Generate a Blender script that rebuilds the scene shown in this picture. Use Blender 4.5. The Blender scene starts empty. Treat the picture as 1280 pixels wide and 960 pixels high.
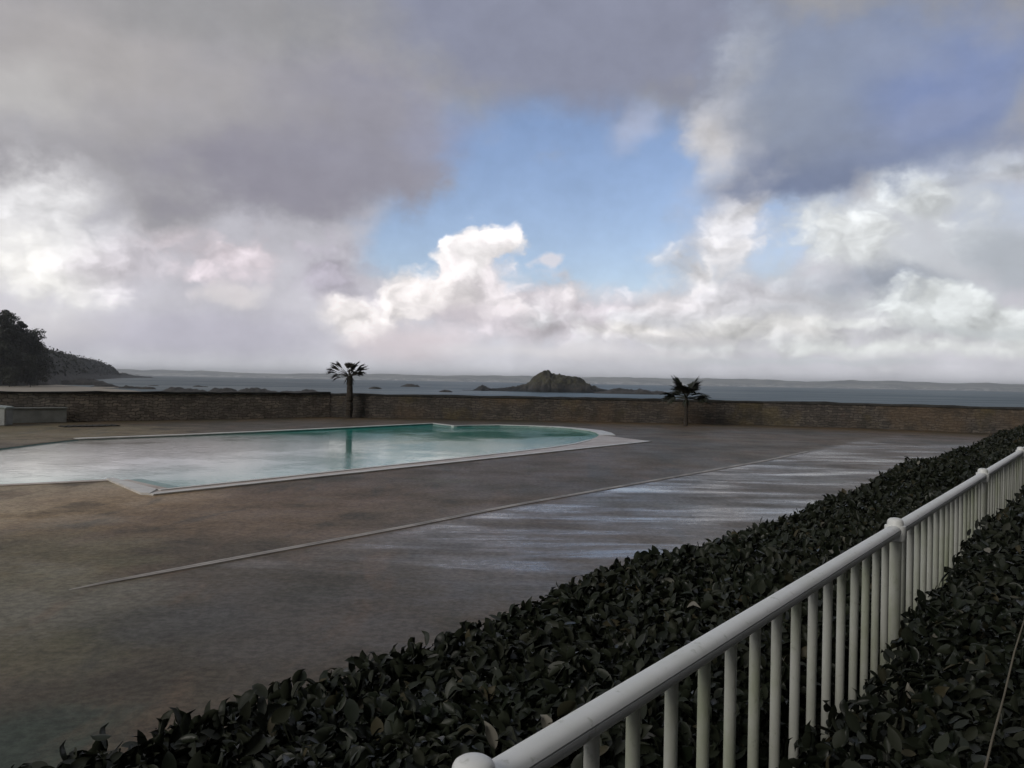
import bpy, bmesh, math, random
import numpy as np
from mathutils import Vector, Matrix, noise as mnoise
random.seed(7); rng = np.random.default_rng(11)
S = bpy.context.scene
COL = S.collection
R = math.radians

# ------------------------------------------------------------------ camera
F = 1065.0; EYE = 2.4; ROLL = 0.0180; PITCH = 0.0026
cr, sr, cp, sp = math.cos(ROLL), math.sin(ROLL), math.cos(PITCH), math.sin(PITCH)
fw = Vector((0, cp, -sp)); up0 = Vector((0, sp, cp)); rt0 = Vector((1, 0, 0))
rt = cr * rt0 + sr * up0; up = -sr * rt0 + cr * up0
cam = bpy.data.cameras.new('camera'); co = bpy.data.objects.new('camera', cam); COL.objects.link(co)
m = Matrix.Identity(4)
for i in range(3):
    m[i][0] = rt[i]; m[i][1] = up[i]; m[i][2] = -fw[i]
m[2][3] = EYE
co.matrix_world = m
cam.angle = 2 * math.atan(640 / F); cam.clip_start = 0.05; cam.clip_end = 60000
S.camera = co

def ray(x, y):
    return fw + rt * ((x - 640) / F) + up * ((480 - y) / F)
def G(x, y, z=0.0):                      # where the line of sight of a photo pixel meets height z
    d = ray(x, y); k = (z - EYE) / d.z
    return Vector((d.x * k, d.y * k, z))
def AT(x, y, dist):                      # point on that line of sight at a forward distance
    d = ray(x, y); k = dist / d.y
    return Vector((d.x * k, dist, EYE + d.z * k))
_v = ray(1395, 490); TH = math.atan2(_v.x, _v.y)
DX, DY = math.sin(TH), math.cos(TH)
def TS(t, s, z):                         # along / across the railing
    return Vector((t * DX + s * DY, t * DY - s * DX, z))

# ------------------------------------------------------------------ helpers
def tag(o, label=None, cat=None, group=None, kind=None):
    if label: o['label'] = label
    if cat: o['category'] = cat
    if group: o['group'] = group
    if kind: o['kind'] = kind
    return o
def link(name, me, mat=None, parent=None):
    o = bpy.data.objects.new(name, me); COL.objects.link(o)
    if mat is not None:
        for mm in (mat if isinstance(mat, (list, tuple)) else [mat]): me.materials.append(mm)
    if parent: o.parent = parent
    return o
def empty(name, loc=(0, 0, 0), rz=0):
    o = bpy.data.objects.new(name, None); COL.objects.link(o)
    o.location = loc; o.rotation_euler = (0, 0, rz); return o
def from_bm(name, bm, mat, parent=None, smooth=False):
    bmesh.ops.recalc_face_normals(bm, faces=bm.faces)
    me = bpy.data.meshes.new(name); bm.to_mesh(me); bm.free()
    if smooth: me.polygons.foreach_set('use_smooth', [True] * len(me.polygons))
    return link(name, me, mat, parent)
def np_mesh(name, V, faces_list, mat, parent=None, smooth=True, midx=None):
    """faces_list: list of int arrays (n,k)"""
    me = bpy.data.meshes.new(name)
    me.vertices.add(len(V)); me.vertices.foreach_set('co', np.asarray(V, np.float32).ravel())
    nl = sum(f.size for f in faces_list); nf = sum(len(f) for f in faces_list)
    me.loops.add(nl); me.polygons.add(nf)
    me.loops.foreach_set('vertex_index', np.concatenate([f.ravel() for f in faces_list]).astype(np.int32))
    st = []; o = 0
    for f in faces_list:
        k = f.shape[1]; st.append(np.arange(len(f)) * k + o); o += f.size
    me.polygons.foreach_set('loop_start', np.concatenate(st).astype(np.int32))
    if smooth: me.polygons.foreach_set('use_smooth', np.ones(nf, bool))
    if midx is not None: me.polygons.foreach_set('material_index', np.asarray(midx, np.int32))
    me.update(calc_edges=True); me.validate()
    return link(name, me, mat, parent)
def bm_box(bm, c, sx, sy, sz, rz=0, bev=0.0):
    r = bmesh.ops.create_cube(bm, size=1)
    vs = r['verts']
    M = Matrix.Translation(c) @ Matrix.Rotation(rz, 4, 'Z') @ Matrix.Diagonal((sx, sy, sz, 1))
    bmesh.ops.transform(bm, matrix=M, verts=vs)
    if bev:
        es = list({e for v in vs for e in v.link_edges})
        bmesh.ops.bevel(bm, geom=es, offset=bev, segments=2, affect='EDGES')
def bm_tube(bm, pts, radii, n=8, cap=True):
    rings = []
    for i, p in enumerate(pts):
        p = Vector(p)
        a = Vector(pts[max(i - 1, 0)]); b = Vector(pts[min(i + 1, len(pts) - 1)])
        d = (b - a).normalized()
        x = d.orthogonal().normalized() if i == 0 else (x - d * x.dot(d)).normalized()
        y = d.cross(x)
        rings.append([bm.verts.new(p + (x * math.cos(q) + y * math.sin(q)) * radii[i]) for q in [2 * math.pi * k / n for k in range(n)]])
    for r0, r1 in zip(rings, rings[1:]):
        for k in range(n): bm.faces.new((r0[k], r0[(k + 1) % n], r1[(k + 1) % n], r1[k]))
    if cap:
        bm.faces.new(rings[0][::-1]); bm.faces.new(rings[-1])
def bm_lathe(bm, prof, c, n=20):
    rings = [[bm.verts.new((c[0] + r * math.cos(2 * math.pi * k / n), c[1] + r * math.sin(2 * math.pi * k / n), c[2] + z)) for k in range(n)] for r, z in prof]
    for r0, r1 in zip(rings, rings[1:]):
        for k in range(n): bm.faces.new((r0[k], r0[(k + 1) % n], r1[(k + 1) % n], r1[k]))
    bm.faces.new(rings[0][::-1]); bm.faces.new(rings[-1])
def fbm(x, y, z=0.0, o=5):
    return mnoise.fractal(Vector((x, y, z)), 0.9, 2.0, o)

# ------------------------------------------------------------------ node helpers
class NT:
    def __init__(s, tree): s.t = tree; s.n = tree.nodes; s.l = tree.links
    def new(s, typ, **kw):
        nd = s.n.new(typ)
        for k, v in kw.items(): setattr(nd, k, v)
        return nd
    def put(s, sock, v):
        if isinstance(v, bpy.types.NodeSocket): s.l.new(v, sock)
        elif v is not None:
            try: sock.default_value = v
            except Exception: sock.default_value = (*v, 1.0) if len(v) == 3 else v[:3]
    def math(s, op, a, b=None, c=None, clamp=False):
        nd = s.new('ShaderNodeMath', operation=op, use_clamp=clamp)
        s.put(nd.inputs[0], a)
        if b is not None: s.put(nd.inputs[1], b)
        if c is not None: s.put(nd.inputs[2], c)
        return nd.outputs[0]
    def vm(s, op, a, b=None, scale=None):
        nd = s.new('ShaderNodeVectorMath', operation=op)
        s.put(nd.inputs[0], a)
        if b is not None: s.put(nd.inputs[1], b)
        if scale is not None: s.put(nd.inputs['Scale'], scale)
        return nd.outputs['Value'] if op in ('LENGTH', 'DOT_PRODUCT', 'DISTANCE') else nd.outputs[0]
    def noise(s, vec, scale=1, detail=6, rough=.55, lac=2.0, dist=0.0, col=False, dim='3D'):
        nd = s.new('ShaderNodeTexNoise', noise_dimensions=dim)
        s.put(nd.inputs['Vector'], vec); s.put(nd.inputs['Scale'], scale); s.put(nd.inputs['Detail'], detail)
        s.put(nd.inputs['Roughness'], rough); s.put(nd.inputs['Lacunarity'], lac); s.put(nd.inputs['Distortion'], dist)
        return nd.outputs['Color' if col else 'Fac']
    def voro(s, vec, scale=1, detail=2, rough=.5, feature='F1', dim='3D'):
        nd = s.new('ShaderNodeTexVoronoi', feature=feature, voronoi_dimensions=dim)
        s.put(nd.inputs['Vector'], vec); s.put(nd.inputs['Scale'], scale); s.put(nd.inputs['Detail'], detail); s.put(nd.inputs['Roughness'], rough)
        return nd.outputs['Distance']
    def ss(s, v, a, b, lo=0.0, hi=1.0, smooth=True):
        nd = s.new('ShaderNodeMapRange', interpolation_type='SMOOTHSTEP' if smooth else 'LINEAR')
        for i, q in enumerate((v, a, b, lo, hi)): s.put(nd.inputs[i], q)
        return nd.outputs[0]
    def mix(s, f, a, b, mode='MIX'):
        nd = s.new('ShaderNodeMix', data_type='RGBA', blend_type=mode)
        s.put(nd.inputs[0], f); s.put(nd.inputs[6], a); s.put(nd.inputs[7], b)
        return nd.outputs[2]
    def mapping(s, vec, loc=(0, 0, 0), rot=(0, 0, 0), scale=(1, 1, 1), typ='POINT'):
        nd = s.new('ShaderNodeMapping', vector_type=typ)
        s.put(nd.inputs[0], vec)
        s.put(nd.inputs['Location'], loc); s.put(nd.inputs['Rotation'], rot); s.put(nd.inputs['Scale'], scale)
        return nd.outputs[0]
    def bump(s, h, strength=.3, dist=.02, normal=None):
        nd = s.new('ShaderNodeBump'); s.put(nd.inputs['Height'], h); s.put(nd.inputs['Strength'], strength); s.put(nd.inputs['Distance'], dist)
        if normal is not None: s.put(nd.inputs['Normal'], normal)
        return nd.outputs[0]
def lin(c):
    return tuple(((v / 255) / 12.92 if v / 255 <= .04045 else ((v / 255 + .055) / 1.055) ** 2.4) for v in c)
def material(name):
    mt = bpy.data.materials.new(name); mt.use_nodes = True
    t = NT(mt.node_tree); b = t.n['Principled BSDF']
    geo = t.new('ShaderNodeNewGeometry').outputs['Position']
    return mt, t, b, geo
def simple(name, col, rough=.6, var=.25, scale=3.0, bump=0.0, col2=None, spec=.5):
    mt, t, b, P = material(name)
    n = t.noise(P, scale, 6, .6)
    f = t.ss(n, .35, .65)
    c2 = col2 if col2 else tuple(v * (1 - var) for v in col)
    t.put(b.inputs['Base Color'], t.mix(f, (*col, 1), (*c2, 1)))
    b.inputs['Roughness'].default_value = rough; b.inputs['Specular IOR Level'].default_value = spec
    if bump: t.put(b.inputs['Normal'], t.bump(n, bump, .05))
    return mt

# ------------------------------------------------------------------ world: sky and clouds, by direction
SUN_AZ, SUN_EL = R(222), R(28)           # behind the viewer, to the left (azimuth clockwise from +Y)
W = bpy.data.worlds.new('World'); S.world = W; W.use_nodes = True
t = NT(W.node_tree); bg = t.n['Background']; STR = 0.1
bg.inputs['Strength'].default_value = STR
sky = t.new('ShaderNodeTexSky', sky_type='NISHITA', sun_disc=False, sun_elevation=SUN_EL, sun_rotation=SUN_AZ, air_density=1.0, dust_density=.4, ozone_density=2.0)
d = t.new('ShaderNodeTexCoord').outputs['Generated']
sx = t.new('ShaderNodeSeparateXYZ'); t.l.new(d, sx.inputs[0])
az = t.math('ARCTAN2', sx.outputs[0], sx.outputs[1]); el = t.math('ARCSINE', sx.outputs[2])
cb = t.new('ShaderNodeCombineXYZ'); t.l.new(az, cb.inputs[0]); t.l.new(el, cb.inputs[1])
# cloud texture space: directions flattened a little so that banks lie along the horizon
dn = t.mapping(cb.outputs[0], scale=(1, 1.35, 1))
w1 = t.noise(dn, 4.0, 3, .5, col=True, dim='2D')
w2 = t.noise(dn, 16.0, 4, .6, col=True, dim='2D')
wv = t.vm('ADD', t.vm('SCALE', t.vm('SUBTRACT', w1, (.5, .5, .5)), scale=.10), t.vm('SCALE', t.vm('SUBTRACT', w2, (.5, .5, .5)), scale=.035))
wv = t.vm('MULTIPLY', wv, (1, .8, 0))
# the warp fades towards the horizon, where banks are layered
Pw = t.vm('ADD', cb.outputs[0], t.vm('SCALE', wv, scale=t.ss(el, 0.0, .16, .35, 1.0)))
Ddist = t.vm('ADD', dn, t.vm('SCALE', t.vm('SUBTRACT', w2, (.5, .5, .5)), scale=.05))
nA = t.math('SUBTRACT', t.noise(dn, 7.0, 9, .58, dim='2D'), .5)                       # wisps
def billow(v): return t.math('SUBTRACT', t.voro(v, 11.0, 3.0, .55, dim='2D'), .42)     # cauliflower
nB = billow(Ddist)
nBs = billow(t.vm('ADD', Ddist, (-.014, .018, 0)))
relief = t.math('SUBTRACT', nBs, nB)                                        # light from above, left
fine = t.math('SUBTRACT', t.noise(dn, 22.0, 6, .6, dim='2D'), .5)
K = 1.0 / STR
def c10(c, g=1.0): return (*[v * K * g for v in lin(c)], 1)
def azel(x, y):
    r = ray(x, y).normalized(); return math.atan2(r.x, r.y), math.asin(r.z)
# base: cloud cover, paler towards the horizon, greyer overhead
ramp = t.new('ShaderNodeValToRGB'); t.put(ramp.inputs[0], t.ss(el, -0.05, 1.0, 0, 1, False))
stops = [(0.0, (246, 247, 252)), (.05, (243, 243, 249)), (.075, (222, 221, 228)), (.13, (206, 204, 212)), (.22, (182, 181, 189)), (.34, (146, 146, 152)), (.5, (150, 151, 157)), (1.0, (160, 162, 168))]
e = ramp.color_ramp.elements
e[0].position = stops[0][0]; e[0].color = (*lin(stops[0][1]), 1); e[1].position = 1.0; e[1].color = (*lin(stops[-1][1]), 1)
for p, c in stops[1:-1]:
    q = e.new(p); q.color = (*lin(c), 1)
cur = t.vm('SCALE', ramp.outputs[0], scale=K)
back = t.math('MULTIPLY', t.ss(sx.outputs[1], -.7, .45, .75, 1.0), t.ss(t.vm('DOT_PRODUCT', d, (DY, -DX, 0)), .0, .55, 1.0, .04))  # unseen sky behind and right darkened, shading the foreground as a building would
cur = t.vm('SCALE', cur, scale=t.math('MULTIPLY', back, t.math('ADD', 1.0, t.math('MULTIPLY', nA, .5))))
SKY = 'sky'; SKYTINT = (1.24, 1.10, 1.15, 1)
skyc = t.mix(1.0, sky.outputs[0], SKYTINT, 'MULTIPLY')
def stroke(x, y, rx, ry, col, op=1.0, soft=.5, rot=0, a=.6, b=0.0, rel=0.0):
    global cur
    A, E = azel(x, y)
    # the tiny feed of the colour so far keeps the shader evaluating layer after layer
    nd = t.new('ShaderNodeVectorMath', operation='MULTIPLY_ADD')
    t.put(nd.inputs[0], cur); nd.inputs[1].default_value = (1e-9, 1e-9, 1e-9); t.put(nd.inputs[2], Pw)
    mp = t.mapping(nd.outputs[0], (A, E, 0), (0, 0, R(-rot)), (rx / F, ry / F, 1), 'TEXTURE')
    r = t.vm('LENGTH', mp)
    if a: r = t.math('MULTIPLY_ADD', nA, a * 2, r)
    if b: r = t.math('MULTIPLY_ADD', nB, b, r)
    f = t.ss(r, 1.0, 1.0 - soft, 0, op)
    cur = t.mix(f, cur, skyc if col is SKY else c10(col))
    if rel: cur = t.vm('SCALE', cur, scale=t.math('MULTIPLY_ADD', t.math('MULTIPLY', f, rel), relief, 1.0))
#STROKES
stroke(690, 250, 285, 165, SKY, 1, .45, a=.3)
stroke(600, 310, 190, 75, SKY, 1, .5, a=.3)
stroke(1190, 110, 190, 130, SKY, .35, .8)
stroke(975, 300, 120, 60, SKY, .85, .6)
stroke(1250, 285, 90, 45, SKY, .5, .7)
# far banks
stroke(690, 395, 360, 62, (220, 213, 219), .97, .5, a=.25, b=.5, rel=.65)
stroke(980, 405, 460, 75, (212, 212, 216), .95, .5, a=.3, b=.6, rel=.65)
stroke(1130, 310, 260, 130, (202, 206, 212), .9, .6, a=.5, b=.3)
stroke(20, 265, 200, 160, (238, 237, 239), 1, .6, a=.4, b=.4, rel=.4)
stroke(25, 335, 170, 70, (252, 250, 247), 1, .7, a=.4, b=.3, rel=.4)
stroke(160, 330, 140, 60, (218, 212, 219), .85, .7, b=.5, rel=.8)
stroke(310, 330, 170, 52, (222, 211, 217), .85, .6, b=.6, rel=.65)
stroke(420, 345, 90, 58, (180, 175, 187), .95, .5, b=.4, rel=.6)
stroke(240, 415, 300, 34, (192, 189, 203), .75, .8, a=.4)
stroke(40, 400, 130, 30, (222, 219, 222), .7, .9, a=.3)
stroke(300, 372, 60, 16, (240, 234, 234), .6, .8, b=.4)
# the white tower in the middle and its skirts
stroke(595, 330, 72, 74, (252, 248, 248), 1, .28, a=.2, b=.55, rel=.65)
stroke(592, 368, 90, 58, (245, 238, 239), 1, .3, a=.2, b=.55, rel=.65)
stroke(530, 372, 82, 50, (250, 244, 243), 1, .35, a=.2, b=.5, rel=.65)
stroke(450, 398, 72, 40, (253, 247, 246), .97, .5, a=.25, b=.4, rel=.7)
stroke(590, 392, 95, 26, (208, 200, 207), .8, .8, a=.3, b=.3)
stroke(625, 350, 40, 40, (226, 218, 222), .7, .8, a=.2, b=.5, rel=.8)
stroke(520, 430, 130, 36, (232, 221, 225), .85, .8, a=.3)
stroke(606, 338, 46, 52, (247, 241, 242), 1, .4, a=.05, b=.3, rel=.6)
stroke(628, 362, 42, 46, (240, 233, 236), .95, .5, a=.05, b=.2, rel=.6)
stroke(606, 322, 34, 36, (250, 246, 246), .95, .5, a=.05, b=.2, rel=.5)
stroke(612, 385, 60, 20, (214, 206, 212), .6, .9, a=.3, b=.3)
stroke(672, 325, 22, 14, (232, 228, 234), .8, .6, a=.3, b=.5)
stroke(735, 372, 100, 40, (232, 226, 229), .9, .6, b=.6, rel=.75)
# right-hand cumulus
stroke(912, 285, 66, 66, (226, 225, 229), .95, .55, a=.2, b=.4, rel=.6)
stroke(885, 330, 100, 70, (232, 230, 232), .97, .5, a=.2, b=.5, rel=.7)
stroke(850, 365, 120, 40, (226, 222, 225), .9, .6, a=.25, b=.6, rel=.7)
stroke(925, 330, 40, 40, (205, 206, 212), .6, .9, a=.3, b=.4)
stroke(945, 365, 140, 40, (206, 205, 210), .85, .7, b=.5, rel=.65)
stroke(1125, 255, 150, 66, (220, 224, 226), .97, .55, rot=28, a=.4, b=.55, rel=.75)
stroke(1060, 310, 130, 62, (222, 225, 226), .95, .55, rot=20, a=.4, b=.55, rel=.65)
stroke(1240, 225, 130, 44, (200, 205, 213), .9, .65, rot=12, b=.4, rel=.65)
stroke(1110, 362, 140, 34, (162, 169, 182), .95, .7, rot=8, a=.4, b=.3, rel=.4)
stroke(1270, 325, 80, 34, (178, 184, 192), .85, .7, rot=20, a=.4)
stroke(1190, 385, 190, 46, (223, 227, 227), .95, .55, rot=8, b=.6, rel=.65)
stroke(960, 408, 170, 28, (228, 227, 225), .9, .7, b=.5, rel=.65)
stroke(800, 414, 120, 22, (240, 236, 233), .85, .8, b=.4, rel=.8)
stroke(1110, 434, 360, 20, (244, 247, 245), .95, .8, a=.3, b=.5, rel=.4)
stroke(700, 442, 300, 17, (238, 235, 238), .85, .9, a=.3, b=.3)
stroke(1000, 450, 300, 8, (214, 219, 223), .7, .9, a=.3, b=.2)
stroke(860, 424, 120, 12, (214, 212, 214), .7, .8, a=.3, b=.4)
stroke(1230, 412, 120, 10, (206, 211, 213), .7, .8, a=.3, b=.4)
stroke(980, 386, 60, 14, (200, 202, 208), .6, .8, a=.3, b=.4)
stroke(1060, 405, 60, 12, (238, 240, 239), .8, .6, b=.5, rel=.5)
# the dark deck of cloud overhead, left and middle
stroke(230, 105, 430, 190, (163, 161, 166), 1, .35, a=.45, b=.15)
stroke(370, 225, 215, 85, (146, 144, 156), 1, .6, a=.4, b=.2)
stroke(450, 155, 150, 130, (149, 148, 161), .8, .7)
stroke(130, 80, 260, 110, (177, 173, 172), .7, .9)
stroke(680, 25, 340, 118, (139, 143, 162), 1, .55)
stroke(300, 10, 260, 60, (150, 150, 152), .7, .9)
stroke(30, 130, 120, 55, (194, 192, 191), .75, .9)
stroke(560, 170, 90, 60, (150, 156, 184), .5, .9)
stroke(775, 150, 62, 34, (178, 186, 209), .7, .95, rot=-40, a=.5)
# the blue-grey cloud on the right with a bright rim
stroke(1050, 115, 225, 160, (136, 147, 172), .97, .45, a=.4, b=.2)
stroke(985, 232, 160, 56, (118, 129, 156), .95, .6, a=.5, b=.3)
stroke(1180, 180, 160, 70, (130, 142, 172), .85, .8)
stroke(1210, 90, 130, 100, (124, 142, 188), .65, .95)
stroke(910, 165, 80, 115, (186, 187, 194), .75, 1.0, rot=10, a=.9, b=.2, rel=.3)
stroke(876, 185, 46, 90, (216, 213, 213), .75, 1.0, rot=-12, a=.8, b=.2, rel=.3)
stroke(945, 75, 95, 75, (184, 186, 192), .6, 1.0, rot=-20, a=1.0, b=.3, rel=.3)
stroke(1130, 60, 120, 40, (146, 155, 178), .6, .95, rot=20, a=1.0, b=.3)
stroke(1170, 150, 110, 36, (150, 160, 188), .55, .95, rot=-15, a=1.0, b=.3)
stroke(1070, 185, 80, 40, (136, 146, 170), .6, .95, a=.8, b=.4, rel=.4)
stroke(1010, 120, 100, 120, (144, 152, 169), .75, .9)
tex = t.math('ADD', 1.0, t.math('ADD', t.math('MULTIPLY', fine, .22), t.math('MULTIPLY', nA, .12)))
cur = t.vm('SCALE', cur, scale=tex)
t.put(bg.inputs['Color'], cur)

sun = bpy.data.lights.new('sun', 'SUN'); sun.energy = 1.1; sun.angle = R(25); sun.color = (1, .95, .88)
so = bpy.data.objects.new('sun', sun); COL.objects.link(so)
sd = Vector((math.sin(SUN_AZ) * math.cos(SUN_EL), math.cos(SUN_AZ) * math.cos(SUN_EL), math.sin(SUN_EL)))
so.rotation_euler = sd.to_track_quat('Z', 'Y').to_euler()
vs = S.view_settings; vs.view_transform = 'Standard'; vs.look = 'None'; vs.exposure = 0; vs.gamma = 1
S.render.engine = 'CYCLES'
S.cycles.use_denoising = True; S.cycles.use_adaptive_sampling = True; S.cycles.adaptive_threshold = .02; S.cycles.max_bounces = 6; S.cycles.volume_bounces = 2; S.cycles.caustics_reflective = False; S.cycles.caustics_refractive = False

# ------------------------------------------------------------------ pool plan
near_in = [(196, 613.5), (320, 600.5), (440, 587.5), (560, 574.5), (640, 565.6), (690, 559.5), (718, 555), (735, 550.5)]
curve_in = [(745, 547), (749, 544), (745, 541), (735, 538.3), (715, 535.7), (690, 533.8), (660, 532.5), (625, 531.6), (590, 531.9), (567, 532.6)]
far_in = [(541, 529.6), (480, 532.6), (400, 536.6), (320, 540.2), (230, 544), (150, 547), (98, 549)]
beach = [(60, 553), (20, 558), (-60, 568), (-200, 590)]
left_in = [(-210, 617), (-60, 609), (60, 603.6), (141, 599.5)]
water_px = near_in + curve_in + far_in + beach + left_in
WZ = -.05
water_xy = [G(x, y) for x, y in water_px]
def offset_poly(pts, dist, closed=True):
    out = []; n = len(pts)
    for i in range(n):
        a = pts[i - 1] if (closed or i > 0) else pts[i]; b = pts[i]; c = pts[(i + 1) % n] if (closed or i < n - 1) else pts[i]
        d1 = (b - a).to_2d(); d2 = (c - b).to_2d()
        if d1.length < 1e-6: d1 = d2
        if d2.length < 1e-6: d2 = d1
        d1.normalize(); d2.normalize()
        n1 = Vector((d1.y, -d1.x)); n2 = Vector((d2.y, -d2.x)); mm = n1 + n2
        mm = mm.normalized(); k = dist / max(.55, mm.dot(n1))
        out.append(Vector((b.x + mm.x * k, b.y + mm.y * k, b.z)))
    return out

# ------------------------------------------------------------------ materials: ground
# deck: wet weathered concrete
deck_m, t, b, P = material('wet_concrete')
big = t.noise(P, .11, 5, .55); med = t.noise(P, .55, 7, .62); fin = t.noise(P, 11, 7, .75); grit = t.noise(P, 85, 3, .8)
col = t.mix(t.ss(big, .38, .62), (.068, .058, .040, 1), (.112, .080, .046, 1))
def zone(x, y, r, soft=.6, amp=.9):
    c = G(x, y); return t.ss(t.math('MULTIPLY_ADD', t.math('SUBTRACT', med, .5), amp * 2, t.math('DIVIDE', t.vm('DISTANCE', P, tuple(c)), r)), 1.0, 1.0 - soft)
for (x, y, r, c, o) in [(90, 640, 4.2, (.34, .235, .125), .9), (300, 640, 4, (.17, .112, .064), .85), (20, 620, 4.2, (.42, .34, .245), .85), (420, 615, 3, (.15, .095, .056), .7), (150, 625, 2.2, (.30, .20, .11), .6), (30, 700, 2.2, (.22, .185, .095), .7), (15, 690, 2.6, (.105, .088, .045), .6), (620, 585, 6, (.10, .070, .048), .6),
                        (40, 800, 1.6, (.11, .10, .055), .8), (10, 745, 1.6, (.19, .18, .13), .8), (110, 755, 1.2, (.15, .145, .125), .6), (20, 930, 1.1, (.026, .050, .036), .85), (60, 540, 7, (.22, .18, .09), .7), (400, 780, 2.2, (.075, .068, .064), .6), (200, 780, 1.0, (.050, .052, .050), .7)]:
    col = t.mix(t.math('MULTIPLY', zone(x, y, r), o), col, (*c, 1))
stn = t.noise(t.mapping(P, rot=(0, 0, TH - R(12)), scale=(1.1, .28, 1)), .8, 7, .66, dist=.5)
col = t.mix(t.ss(stn, .52, .66, 0, .55), col, (.150, .098, .062, 1))
col = t.mix(t.ss(stn, .46, .34, 0, .6), col, (.042, .043, .030, 1))
col = t.mix(t.ss(t.noise(P, .33, 6, .7), .56, .68, 0, .5), col, (.085, .088, .042, 1))
col = t.mix(t.ss(med, .52, .68, 0, .5), col, (.040, .037, .031, 1))
col = t.mix(t.ss(t.noise(P, 1.7, 6, .7), .6, .75, 0, .35), col, (.13, .12, .105, 1))
col = t.vm('SCALE', col, scale=t.math('ADD', .42, t.math('ADD', t.ss(fin, .36, .64, 0, .50), t.math('ADD', t.ss(grit, .36, .64, 0, .42), t.ss(t.noise(P, 3.1, 6, .72), .36, .64, 0, .30)))))
t.put(b.inputs['Base Color'], t.vm('MULTIPLY', col, (1.02, .975, .86)))
# films of rain water: long patches on the railing side of the drain
uu = t.mapping(P, rot=(0, 0, R(-8)), scale=(.16, .75, 1))
film = t.noise(uu, 1.0, 7, .62, dist=.6)
film2 = t.noise(t.mapping(P, rot=(0, 0, R(10)), scale=(.35, 1.5, 1)), 1.0, 5, .6)
filmv = t.math('ADD', t.math('MULTIPLY', film, .7), t.math('MULTIPLY', film2, .3))
# distance across the slope: >0 on the railing side of the drain
sv = t.vm('DOT_PRODUCT', P, (DY, -DX, 0))
s_dr = -(EYE * DY / .206)
side = t.ss(sv, s_dr - .4, s_dr + .5)
along = t.vm('DOT_PRODUCT', P, (DX, DY, 0))
midz = t.math('MULTIPLY', t.ss(along, 4.0, 10.0), t.ss(along, 60, 30))
wet = t.math('MULTIPLY', side, midz)
thr = t.math('SUBTRACT', .70, t.math('MULTIPLY', wet, .19))
film_f = t.ss(t.math('SUBTRACT', filmv, thr), -.10, .12)
rgh = t.math('SUBTRACT', t.math('SUBTRACT', t.math('ADD', t.ss(med, .3, .7, .46, .62), t.ss(fin, .36, .64, .05, -.05)), t.math('MULTIPLY', wet, .08)), t.math('MULTIPLY', film_f, .30))
t.put(b.inputs['Roughness'], rgh)
t.put(b.inputs['Specular IOR Level'], t.math('ADD', .34, t.math('MULTIPLY', film_f, .12)))
bh = t.math('ADD', t.math('MULTIPLY', fin, .6), t.math('MULTIPLY', grit, .4))
t.put(b.inputs['Normal'], t.bump(bh, t.math('SUBTRACT', .35, t.math('MULTIPLY', film_f, .3)), .01))

# ------------------------------------------------------------------ deck with the pool cut out
WALL = [(-100, -30), (-58, 8.5), (-24.6, 40.2), (-11.3, 53.0), (3, 53.2), (15.5, 52.6), (21.5, 50.5), (26.5, 47.6), (36, 41), (60, 22)]
hedge_line = [TS(-14, -1.0, 0), TS(60, -1.0, 0)]
bm = bmesh.new()
outer = [Vector((x, y, 0)) for x, y in WALL] + [Vector((60, -40, 0)), Vector((-100, -40, 0))]
def loop(bm, pts):
    v = [bm.verts.new(p) for p in pts]
    return [bm.edges.new((v[i], v[(i + 1) % len(v)])) for i in range(len(v))]
es = loop(bm, outer) + loop(bm, water_xy)
bmesh.ops.triangle_fill(bm, use_beauty=True, use_dissolve=False, edges=es)
for f in bm.faces:
    if f.normal.z < 0: f.normal_flip()
me = bpy.data.meshes.new('deck'); bm.to_mesh(me); bm.free()
tag(link('pool_deck', me, deck_m), kind='structure')

# pool water
pw, t, b, P = material('pool_water')
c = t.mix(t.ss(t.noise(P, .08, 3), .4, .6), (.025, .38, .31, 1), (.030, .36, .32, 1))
g_ = G(0, 560); c = t.mix(t.ss(t.math('DIVIDE', t.vm('DISTANCE', P, (g_.x - 2, g_.y, WZ)), 16.0), 1.0, .4), c, (.64, .61, .56, 1))   # shallow beach end, colour paled further to imitate bright sky reflection
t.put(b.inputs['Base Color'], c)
b.inputs['Roughness'].default_value = .06; b.inputs['IOR'].default_value = 1.33
rv = t.mapping(P, rot=(0, 0, R(14)), scale=(.55, 1.5, 1))
h = t.math('ADD', t.noise(rv, 3.4, 4, .62, dist=.4), t.math('MULTIPLY', t.noise(rv, 11, 3, .5), .28))
t.put(b.inputs['Normal'], t.bump(h, t.ss(t.noise(P, .22, 4, .6), .38, .62, .030, .13), .09))
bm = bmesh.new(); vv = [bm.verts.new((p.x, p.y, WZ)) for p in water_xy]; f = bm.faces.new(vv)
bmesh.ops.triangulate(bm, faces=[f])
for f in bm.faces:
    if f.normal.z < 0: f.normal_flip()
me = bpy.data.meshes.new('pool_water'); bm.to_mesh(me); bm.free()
tag(link('pool_water', me, pw), kind='structure')

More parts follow.
